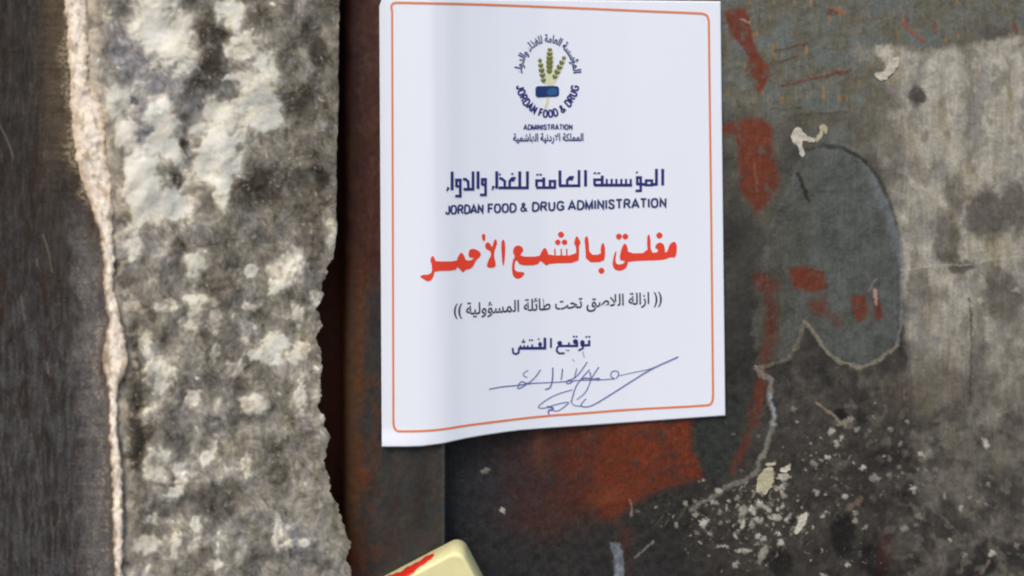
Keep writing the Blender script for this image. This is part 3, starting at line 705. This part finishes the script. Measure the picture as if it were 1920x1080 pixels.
# -- letters from Blender's own built-in font; Arabic is shaped here into presentation forms
_F = {0x627:(0xFE8D,2),0x623:(0xFE83,2),0x624:(0xFE85,2),0x626:(0xFE89,4),0x621:(0xFE80,1),0x628:(0xFE8F,4),0x629:(0xFE93,2),0x62A:(0xFE95,4),0x62D:(0xFEA1,4),0x62F:(0xFEA9,2),0x630:(0xFEAB,2),0x631:(0xFEAD,2),0x632:(0xFEAF,2),0x633:(0xFEB1,4),0x634:(0xFEB5,4),0x635:(0xFEB9,4),0x637:(0xFEC1,4),0x639:(0xFEC9,4),0x63A:(0xFECD,4),0x641:(0xFED1,4),0x642:(0xFED5,4),0x643:(0xFED9,4),0x644:(0xFEDD,4),0x645:(0xFEE1,4),0x646:(0xFEE5,4),0x647:(0xFEE9,4),0x648:(0xFEED,2),0x64A:(0xFEF1,4)}
def shape(s):
    out = []; i = 0; prev = False
    while i < len(s):
        ch = ord(s[i])
        if ch not in _F:
            out.append(s[i]); prev = False; i += 1; continue
        if ch == 0x644 and i + 1 < len(s) and ord(s[i + 1]) in (0x627, 0x623):
            b = 0xFEFB if ord(s[i + 1]) == 0x627 else 0xFEF7
            out.append(chr(b + (1 if prev else 0))); prev = False; i += 2; continue
        base, k = _F[ch]
        nxt = i + 1 < len(s) and ord(s[i + 1]) in _F and _F[ord(s[i + 1])][1] > 1
        if k == 4: g = base + (3 if prev and nxt else 1 if prev else 2 if nxt else 0); prev = nxt
        elif k == 2: g = base + (1 if prev else 0); prev = False
        else: g = base; prev = False
        out.append(chr(g)); i += 1
    return ''.join(reversed(out))

def text_mesh(s, bold=0.0, spacing=1.0):
    cu = bpy.data.curves.new('lettering', 'FONT'); cu.body = s; cu.size = 1; cu.offset = bold; cu.resolution_u = 4; cu.space_character = spacing
    o = bpy.data.objects.new('lettering', cu); COL.objects.link(o)
    bpy.context.view_layer.update()
    ev = o.evaluated_get(bpy.context.evaluated_depsgraph_get()); m = ev.to_mesh()
    v = [(q_.co.x, q_.co.y) for q_ in m.vertices]; f = [list(p_.vertices) for p_ in m.polygons]
    ev.to_mesh_clear(); bpy.data.objects.remove(o); bpy.data.curves.remove(cu)
    return v, f
def put_text(ink, s, fn, bold=0.0, spacing=1.0):
    v, f = text_mesh(s, bold, spacing)
    if not v: return
    xa = min(p[0] for p in v); xb = max(p[0] for p in v); ya = min(p[1] for p in v); yb = max(p[1] for p in v)
    ink.add([fn((x - xa) / (xb - xa), (y - ya) / (yb - ya)) for x, y in v], f)
def box(x0, y0, x1, y1, h):      # bottom-left, bottom-right, height -> mapping
    return lambda u, w: (x0 + (x1 - x0) * u, y0 + (y1 - y0) * u - h * w)

_G = {
 'A': (.74, [[(0,0),(.37,1),(.74,0)], [(.14,.30),(.60,.30)]]),
 'D': (.68, [[(.06,0),(.06,1),(.34,1),(.56,.92),(.68,.70),(.68,.30),(.56,.08),(.34,0),(.06,0)]]),
 'F': (.56, [[(.06,0),(.06,1),(.56,1)], [(.06,.52),(.50,.52)]]),
 'G': (.74, [[(.70,.76),(.60,.95),(.38,1),(.14,.90),(.03,.5),(.14,.10),(.40,0),(.66,.10),(.71,.22),(.71,.46),(.42,.46)]]),
 'I': (.12, [[(.06,0),(.06,1)]]),
 'J': (.48, [[(.44,1),(.44,.22),(.36,.04),(.22,0),(.08,.06),(.03,.28)]]),
 'M': (.80, [[(.06,0),(.06,1),(.40,.05),(.74,1),(.74,0)]]),
 'N': (.68, [[(.06,0),(.06,1),(.62,0),(.62,1)]]),
 'O': (.74, [[(.37,1),(.62,.92),(.71,.5),(.62,.08),(.37,0),(.12,.08),(.03,.5),(.12,.92),(.37,1)]]),
 'R': (.68, [[(.06,0),(.06,1),(.42,1),(.58,.93),(.62,.75),(.57,.57),(.42,.50),(.06,.50)], [(.38,.50),(.66,0)]]),
 'S': (.62, [[(.57,.78),(.48,.96),(.30,1),(.10,.93),(.07,.74),(.16,.58),(.46,.44),(.58,.28),(.53,.08),(.32,0),(.10,.06),(.03,.26)]]),
 'T': (.62, [[(.31,0),(.31,1)], [(0,1),(.62,1)]]),
 'U': (.68, [[(.06,1),(.06,.30),(.14,.06),(.34,0),(.54,.06),(.62,.30),(.62,1)]]),
 '&': (.74, [[(.74,0),(.22,.66),(.20,.88),(.34,1),(.48,.88),(.44,.68),(.10,.42),(.05,.16),(.24,0),(.48,.08),(.66,.42)]]),
 ' ': (.26, [])}
def latin(ink, text, fn, w, gap=.20):
    tot = sum(_G[ch][0] + gap for ch in text) - gap
    x = 0
    for ch in text:
        gw, paths = _G[ch]
        for p_ in paths:
            if len(p_) > 6: p_ = chaikin(p_, 1, False)
            fine = []
            for (ax, ay), (bx, by) in zip(p_[:-1], p_[1:]):
                k_ = max(1, int(math.hypot(bx - ax, by - ay) / .34))
                fine += [(ax + (bx - ax) * i / k_, ay + (by - ay) * i / k_) for i in range(k_)]
            fine.append(p_[-1])
            ink.stroke([fn((x + a) / tot, b) for a, b in fine], w)
        x += gw + gap

# -- border
ink = Ink()
bb_t = [(746,5),(900,8),(1100,16),(1200,20.5),(1312,25)]
bb_b = [(750,809),(800,808),(835,804.5),(869,798.5),(935,790),(1020,780),(1100,774.5),(1178,768),(1326,760.5)]
path = [(735,20),(733.5,14),(735,8),(740,5)] + bb_t + [(1320,26),(1327,30),(1329,40)]
ink.stroke(path, 4.2, smooth=1)
ink.stroke([(1329,38),(1331,200),(1334,450),(1337,742)], 4.0)
ink.stroke([(1337,740),(1336,752),(1333,758),(1325,760.6)] + bb_b[::-1][1:] + [(744,808),(740,804),(738,797),(737.5,790)], 4.2, smooth=1)
ink.stroke([(735,18),(736,300),(737,600),(737.5,792)], 3.8)
ink.build('border_line', M_LINE, notice)

# -- emblem
emb_me = Ink()
E_ = lambda x, y: (900 + .2315 * x, 40 + .2315 * y)
def epoly(i, pts, s=1): i.poly([E_(*p) for p in pts], s)
halo = Ink()
for pts in ([(520,520),(470,330),(480,280),(510,340),(545,500)], [(535,520),(530,260),(565,200),(600,250),(590,520)], [(570,520),(590,420),(660,310),(700,260),(690,330),(600,520)]):
    epoly(halo, pts)
halo.stroke([E_(548,615), E_(545,660), E_(528,705)], 4.5)
M_HALO = plain_mat('pale_green_ink', (0.66, 0.68, 0.42), 0.6)
emblem = halo.build('emblem', M_HALO, notice, 'round emblem of wheat ears over a blue pill')
def ear(x0, y0, x1, y1, w, n):
    i = Ink()
    (ax, ay), (bx, by) = E_(x0, y0), E_(x1, y1)
    a = math.atan2(by - ay, bx - ax)
    i.stroke([(ax, ay), (bx, by)], 1.6)
    for k in range(n):
        t = (k + .5) / n; x = ax + (bx - ax) * t; y = ay + (by - ay) * t
        sc = .65 + .5 * math.sin(math.pi * (1 - t * .85))
        for s in (-1, 1):
            ox, oy = -math.sin(a) * s * w * .26 * sc, math.cos(a) * s * w * .26 * sc
            i.dot(x + ox, y + oy, w * .46 * sc, w * .24 * sc, 10, a - s * .45 + math.pi)
    i.k += 10; i.v = [(x, y, k + 20) for x, y, k in i.v]
    return i.build('wheat_ear', M_OLIVE, emblem)
ear(565, 215, 562, 425, 10, 6); ear(482, 300, 518, 500, 9, 5); ear(688, 280, 596, 470, 9, 5)
pi_ = Ink()
R_ = []
for cxx, cyy, a0 in [(615,548,-90),(615,586,0),(475,592,90),(475,548,180)]:
    for k in range(6):
        a = math.radians(a0 + 18 * k); R_.append(E_(cxx + 26 * math.cos(a), cyy + 24 * math.sin(a)))
pi_.poly(R_, 0); pi_.v = [(x, y, k + 30) for x, y, k in pi_.v]
pi_.build('pill', M_PILL, emblem)
tl = Ink(); tl.poly([E_(x, y) for x, y in [(545,548),(612,540),(625,555),(622,588),(610,596),(540,600)]], 1); tl.v = [(x, y, k + 34) for x, y, k in tl.v]
tl.build('pill_teal_half', M_TEAL, emblem)  # teal right half of the printed pill
rg = Ink()
def arc(cx, cy, rx, ry, a0, a1, h, outward=True):
    def fn(u, w):
        a = math.radians(a0 + (a1 - a0) * u)
        k = (w - .5) * h * (1 if outward else -1)
        return E_(cx + (rx + k) * math.cos(a), cy - (ry + k) * math.sin(a))
    return fn
latin(rg, 'JORDAN FOOD & DRUG', arc(548, 480, 226, 268, 189, 351, 58, False), 3.3)
put_text(rg, shape('المؤسسة العامة للغذاء والدواء'), arc(548, 440, 232, 292, 176, 4, 88), .028)
latin(rg, 'ADMINISTRATION', box(982, 243, 1073, 242.5, 9), 2.1)
put_text(rg, shape('المملكة الاردنية الهاشمية'), box(962, 270, 1094, 269, 20), .028)
rg.build('emblem_lettering', M_NAVY, emblem)

# -- navy heading, drawn stroke by stroke
h = Ink()
A_ = lambda L: [(1040 + .11458 * x, 300 + .11458 * y) for x, y in L]
B_ = lambda L: [(825 + .11458 * x, 300 + .11458 * y) for x, y in L]
VW, HW = 5.6, 5.2
def sa(L, w=VW): h.stroke(A_(L), w)
def sb(L, w=VW): h.stroke(B_(L), w)
sa([(1768,145),(1768,418)]); sa([(1665,145),(1665,398),(1575,402)]); sa([(1590,425),(1590,335),(1495,335),(1495,412),(1612,412)], 4.8); sa([(1500,400),(1335,392)])
sa([(1350,395),(1350,285),(1408,285),(1408,505),(1322,505)], 5); sa([(1330,215),(1360,190)], 3)
sa([(1268,412),(645,412)], 5.6)
for x in (1245, 1168, 1090, 1010, 932, 852): sa([(x,308),(x,400)], 4.2)
sa([(778,255),(778,415)]); sa([(790,322),(652,322),(652,412)], 5); sa([(636,216),(682,216)], 3.2); sa([(700,216),(746,216)], 3.2)
sa([(505,165),(505,432)]); sa([(398,165),(398,420),(72,420)], 5.2); sa([(86,170),(86,425)]); sa([(205,420),(205,330),(250,282),(315,280)], 4.8); sa([(205,318),(300,318)], 4)
sb([(1880,468),(1880,345),(1800,345),(1800,452),(1890,452)], 5); sb([(1810,452),(1575,452)], 5); sb([(1698,285),(1698,440)]); sb([(1710,335),(1580,335),(1580,440)], 5); sb([(1575,240),(1612,240)], 3.4); sb([(1628,240),(1666,240)], 3.4)
sb([(1430,185),(1430,455),(960,455)], 5.4); sb([(1305,185),(1305,450)]); sb([(1140,450),(1140,345),(1180,300),(1238,296)], 4.8); sb([(1140,338),(1220,336)], 3.6); sb([(1165,228),(1200,228)], 3.6)
sb([(1060,450),(1060,345),(1010,305),(970,300)], 5); sb([(962,238),(995,238)], 3.6); sb([(928,185),(928,468)]); sb([(850,430),(880,440),(845,490)], 3)
sb([(690,412),(690,315),(745,315),(745,570),(655,570)], 5); sb([(690,405),(745,405)], 4.6); sb([(622,185),(622,472)]); sb([(540,185),(540,478),(385,478)], 5.2)
sb([(465,475),(460,350),(420,315),(375,312)], 5); sb([(268,440),(268,325),(332,325),(332,590),(248,590)], 5); sb([(268,430),(332,430)], 4.6); sb([(198,190),(198,492)]); sb([(112,450),(140,460),(108,505)], 3)
h.build('arabic_heading', M_NAVY, notice, 'navy Arabic heading in square lettering')

# -- latin line
l = Ink()
latin(l, 'JORDAN', box(836, 401.5, 906, 399.2, 15.5), 3.6, .17)
latin(l, 'FOOD', box(915, 398.9, 967, 397.2, 15.5), 3.6, .17)
latin(l, '&', box(976, 396.6, 988, 396.2, 15.5), 3.2)
latin(l, 'DRUG', box(998, 395.9, 1057, 393.6, 15.8), 3.7)
latin(l, 'ADMINISTRATION', box(1066, 393.2, 1249, 387.8, 15.8), 3.7)
l.build('latin_heading', M_NAVY2, notice, 'small navy capitals under the Arabic heading')

# -- the big red line
r_ = Ink()
C_ = lambda L: [(1080 + .104167 * x, 430 + .104167 * y) for x, y in L]
D_ = lambda L: [(930 + .104167 * x, 430 + .104167 * y) for x, y in L]
EE = lambda L: [(780 + .104167 * x, 440 + .104167 * y) for x, y in L]
r_.poly(C_([(1765,215),(1805,250),(1818,330),(1812,420),(1785,515),(1720,500),(1640,525),(1560,555),(935,572),(930,640),(885,715),(785,752),(695,725),(652,640),(678,480),(715,380),(730,400),(705,560),(730,622),(790,635),(860,612),(885,568),(800,560),(785,500),(815,350),(872,240),(925,300),(942,432),(1290,425),(1275,180),(1300,75),(1338,130),(1348,422),(1480,412),(1470,355),(1420,340),(1435,275),(1500,232),(1570,255),(1600,330),(1600,425),(1650,392),(1680,270)]))
def dia(fn, x, y, r): r_.poly(fn([(x - r, y), (x, y - r), (x + r, y), (x, y + r)]), 1)
dia(C_, 1500, 110, 74); dia(C_, 772, 130, 70); dia(C_, 888, 130, 70); dia(C_, 458, 745, 72)
r_.poly(C_([(190,105),(228,180),(238,455),(455,455),(438,340),(482,222),(518,300),(526,450),(500,590),(182,592),(165,300),(150,180)]))
r_.poly(D_([(1450,105),(1505,190),(1525,250),(1492,290),(1498,420),(1482,605),(965,612),(905,660),(850,600),(795,565),(745,645),(430,650),(385,560),(345,560),(330,700),(362,760),(505,768),(512,808),(440,885),(370,892),(300,835),(283,700),(300,560),(345,480),(300,420),(325,315),(400,282),(475,320),(498,388),(450,425),(445,490),(785,490),(805,420),(880,312),(932,400),(942,468),(1445,468),(1440,300),(1402,260),(1418,190)]))
for x in (1058, 1172, 1272): r_.stroke(D_([(x,350),(x + 4,475)]), 2.6)
dia(D_, 1170, 95, 72); dia(D_, 1112, 232, 66); dia(D_, 1234, 232, 66)
r_.poly(D_([(130,165),(168,250),(162,500),(135,680),(112,600),(88,250)]))
r_.poly(EE([(1420,65),(1465,130),(1440,220),(1412,285),(1402,400),(1435,500),(1428,595),(1262,595),(1300,460),(1350,380),(1348,295),(1258,260),(1238,180),(1285,128),(1340,165),(1372,235),(1388,160)]))
r_.poly(EE([(1185,-12),(1242,-14),(1252,60),(1232,125),(1188,80)]))
r_.poly(EE([(955,262),(1050,252),(1145,300),(1170,352),(1140,412),(1085,450),(1005,612),(885,628),(848,690),(795,625),(735,575),(722,645),(332,652),(322,720),(290,805),(220,845),(140,805),(60,750),(130,722),(220,720),(288,680),(285,540),(252,450),(300,365),(345,450),(355,480),(735,480),(752,400),(815,305),(875,390),(890,462),(1000,462),(1050,415),(940,412)]))
r_.build('red_warning_line', M_RED, notice, 'large red Arabic line across the middle')

# -- small black line, signature caption
s_ = Ink()
put_text(s_, '(( ' + shape('ازالة اللاصق تحت طائلة المسؤولية') + ' ))', box(851, 600, 1241, 577, 32), .016)
s_.build('small_print', M_BLACK, notice)
k_ = Ink()
G_ = lambda L: [(950 + .09375 * x, 620 + .09375 * y) for x, y in L]
def sg(L, w=4.6): k_.stroke(G_(L), w)
sg([(1650,190),(1650,290),(1480,295)], 4.6); k_.dot(*G_([(1515,240)])[0], 4.4, 5); sg([(1535,240),(1525,350),(1435,400)], 3.6); sg([(1575,125),(1615,125)], 3.4); sg([(1635,125),(1675,125)], 3.4)
k_.dot(*G_([(1375,220)])[0], 4.8, 5); sg([(1410,230),(1405,305),(1060,305)], 4.6); sg([(1325,120),(1362,120)], 3.6); sg([(1380,120),(1415,120)], 3.6); sg([(1245,235),(1245,300)], 3.6)
k_.dot(*G_([(1060,250)])[0], 4.6, 4.4); sg([(1060,290),(1010,340),(1000,410),(1050,455),(1160,452)], 3.8); sg([(1190,395),(1212,395)], 2.8); sg([(1226,395),(1250,395)], 2.8)
sg([(885,145),(885,345)], 3.6); sg([(765,140),(765,350),(240,352)], 5.2); k_.dot(*G_([(668,275)])[0], 3.6, 4.6); sg([(622,170),(655,170)], 3); sg([(510,275),(510,345)], 3.4); sg([(445,190),(480,190)], 3.2); sg([(495,190),(528,190)], 3.2)
for x in (420, 350, 275): sg([(x,290),(x,345)], 3.2)
sg([(300,225),(370,225)], 3.4); sg([(325,185),(350,185)], 3); sg([(245,345),(240,440),(180,470),(130,445),(118,345)], 3.6)
k_.build('signature_caption', M_NAVY, notice)
# -- ballpoint signature
g_ = Ink()
H_ = lambda L: [(900 + .20833 * x, 610 + .20833 * y) for x, y in L]
def sp_(L, w=1.9, w2=None, sm=2): g_.stroke(H_(L), w, w2, sm)
sp_([(80,576),(200,552),(340,542),(450,522),(560,518),(700,513),(830,500),(950,492),(1100,490),(1215,482)], 2.4, 1.9)
sp_([(1215,482),(1175,465),(1180,420),(1230,405),(1255,440),(1225,480)], 2.2); sp_([(1250,455),(1400,420),(1540,395),(1780,285)], 1.2, 2.6)
sp_([(1785,285),(1540,392),(1300,545),(1080,685),(985,735),(920,735),(905,715),(935,680),(955,660)], 3.0, 2.0)
sp_([(655,380),(655,480),(635,565),(585,578)], 2.8); sp_([(742,390),(738,450),(730,492)], 2.6)
sp_([(545,400),(490,480),(400,545),(335,580),(350,530),(372,500),(410,520),(450,530)], 2.2); sp_([(435,405),(390,430),(390,455),(425,470)], 1.8)
sp_([(965,330),(905,420),(850,480),(770,500),(790,535),(840,500)], 2.2); sp_([(872,385),(850,470)], 2.0); sp_([(1070,375),(1005,470),(960,600),(870,670)], 2.4, 1.6)
sp_([(985,400),(910,480),(855,560),(822,690)], 2.2); sp_([(900,490),(960,470),(1010,490),(1080,470),(1060,500)], 2.6)
sp_([(830,580),(690,620),(580,680),(508,745),(590,747),(660,718),(815,682),(760,735),(690,780),(640,755)], 1.9); sp_([(600,735),(650,735),(660,760),(610,765),(622,805)], 4.5, 2.5)
sp_([(815,680),(840,722),(910,728)], 1.8); sp_([(925,235),(938,290)], 1.4); sp_([(830,305),(850,325)], 1.4); sp_([(990,420),(1000,490)], 2.6)
g_.build('pen_signature', M_PEN, notice, 'ballpoint signature scrawled at the foot')

# ------------------------------------------------------------------ cream block with red wax at the lower edge
def block():
    root = empty('cream_block', tuple(unproj(800, 1130, .492)), 'cream block with a rounded corner and a smear of red wax, below the notice', 'block')
    th = math.radians(27.5); t = .0185; hw, hh = .034, .030; rad = .0065
    corner = unproj(863, 1030, .4835)                # front upper right corner before rounding
    ux = np.array([math.cos(th), 0, math.sin(th)]); uz = np.array([-math.sin(th), 0, math.cos(th)]); uy = np.array([0, 1, 0])
    cen = corner - ux * hw - uz * hh
    outline = []
    for sx, sz, a0 in [(1, 1, 0), (-1, 1, 90), (-1, -1, 180), (1, -1, 270)]:
        for k in range(9):
            a = math.radians(a0 + 90 * k / 8)
            outline.append((sx * (hw - rad) + rad * math.cos(a), sz * (hh - rad) + rad * math.sin(a)))
    b = bmesh.new(); rings = []
    e = .0016
    layers = [(-e, 0)] + [(-e * (1 - math.sin(math.radians(a))), e * (1 - math.cos(math.radians(a)))) for a in (30, 60, 90)] + [(0, t - e), (-e, t)]
    for ins, dy in layers:
        rings.append([b.verts.new(cen + ux * (x * (1 + ins / hw)) + uz * (z * (1 + ins / hh)) + uy * dy) for x, z in outline])
    n = len(outline)
    for r0, r1 in zip(rings[:-1], rings[1:]):
        for i in range(n): b.faces.new([r0[i], r0[(i + 1) % n], r1[(i + 1) % n], r1[i]])
    b.faces.new(rings[0]); b.faces.new(rings[-1][::-1])
    bmesh.ops.recalc_face_normals(b, faces=b.faces)
    for f in b.faces: f.smooth = len(f.verts) == 4
    me = bpy.data.meshes.new('block_body'); b.to_mesh(me); b.free()
    link('block_body', me, M_CREAM, root)
    # wax streak: a raised, tapering ribbon along the narrow top face
    b = bmesh.new(); rows = []
    NS, NC = 40, 10
    for i in range(NS + 1):
        s = i / NS
        x = hw - .0165 - s * (2 * hw - .020)
        wd = (.0024 + .0050 * min(1, s * 2.6) ** .8) * min(1, .25 + s * 30) * (1 + .18 * math.sin(s * 23) + .12 * math.sin(s * 51 + 1))
        yc = t * .56 - .0050 * min(1, s * 2.5) + .0008 * math.sin(s * 14)
        hgt = .0011 * math.sin(math.pi * min(1, .06 + s * 4) * .5)
        row = []
        for j in range(NC + 1):
            v = j / NC * 2 - 1
            yy = min(max(yc + wd * v, .0006), t - .0004)
            row.append(b.verts.new(cen + ux * x + uz * (hh + hgt * math.sqrt(max(0, 1 - v * v)) - .0002) + uy * yy))
        rows.append(row)
    for r0, r1 in zip(rows[:-1], rows[1:]):
        for j in range(NC): b.faces.new([r0[j], r0[j + 1], r1[j + 1], r1[j]])
    bmesh.ops.recalc_face_normals(b, faces=b.faces)
    for f in b.faces: f.smooth = True
    me = bpy.data.meshes.new('wax_streak'); b.to_mesh(me); b.free()
    link('wax_streak', me, M_WAX, root)
block()
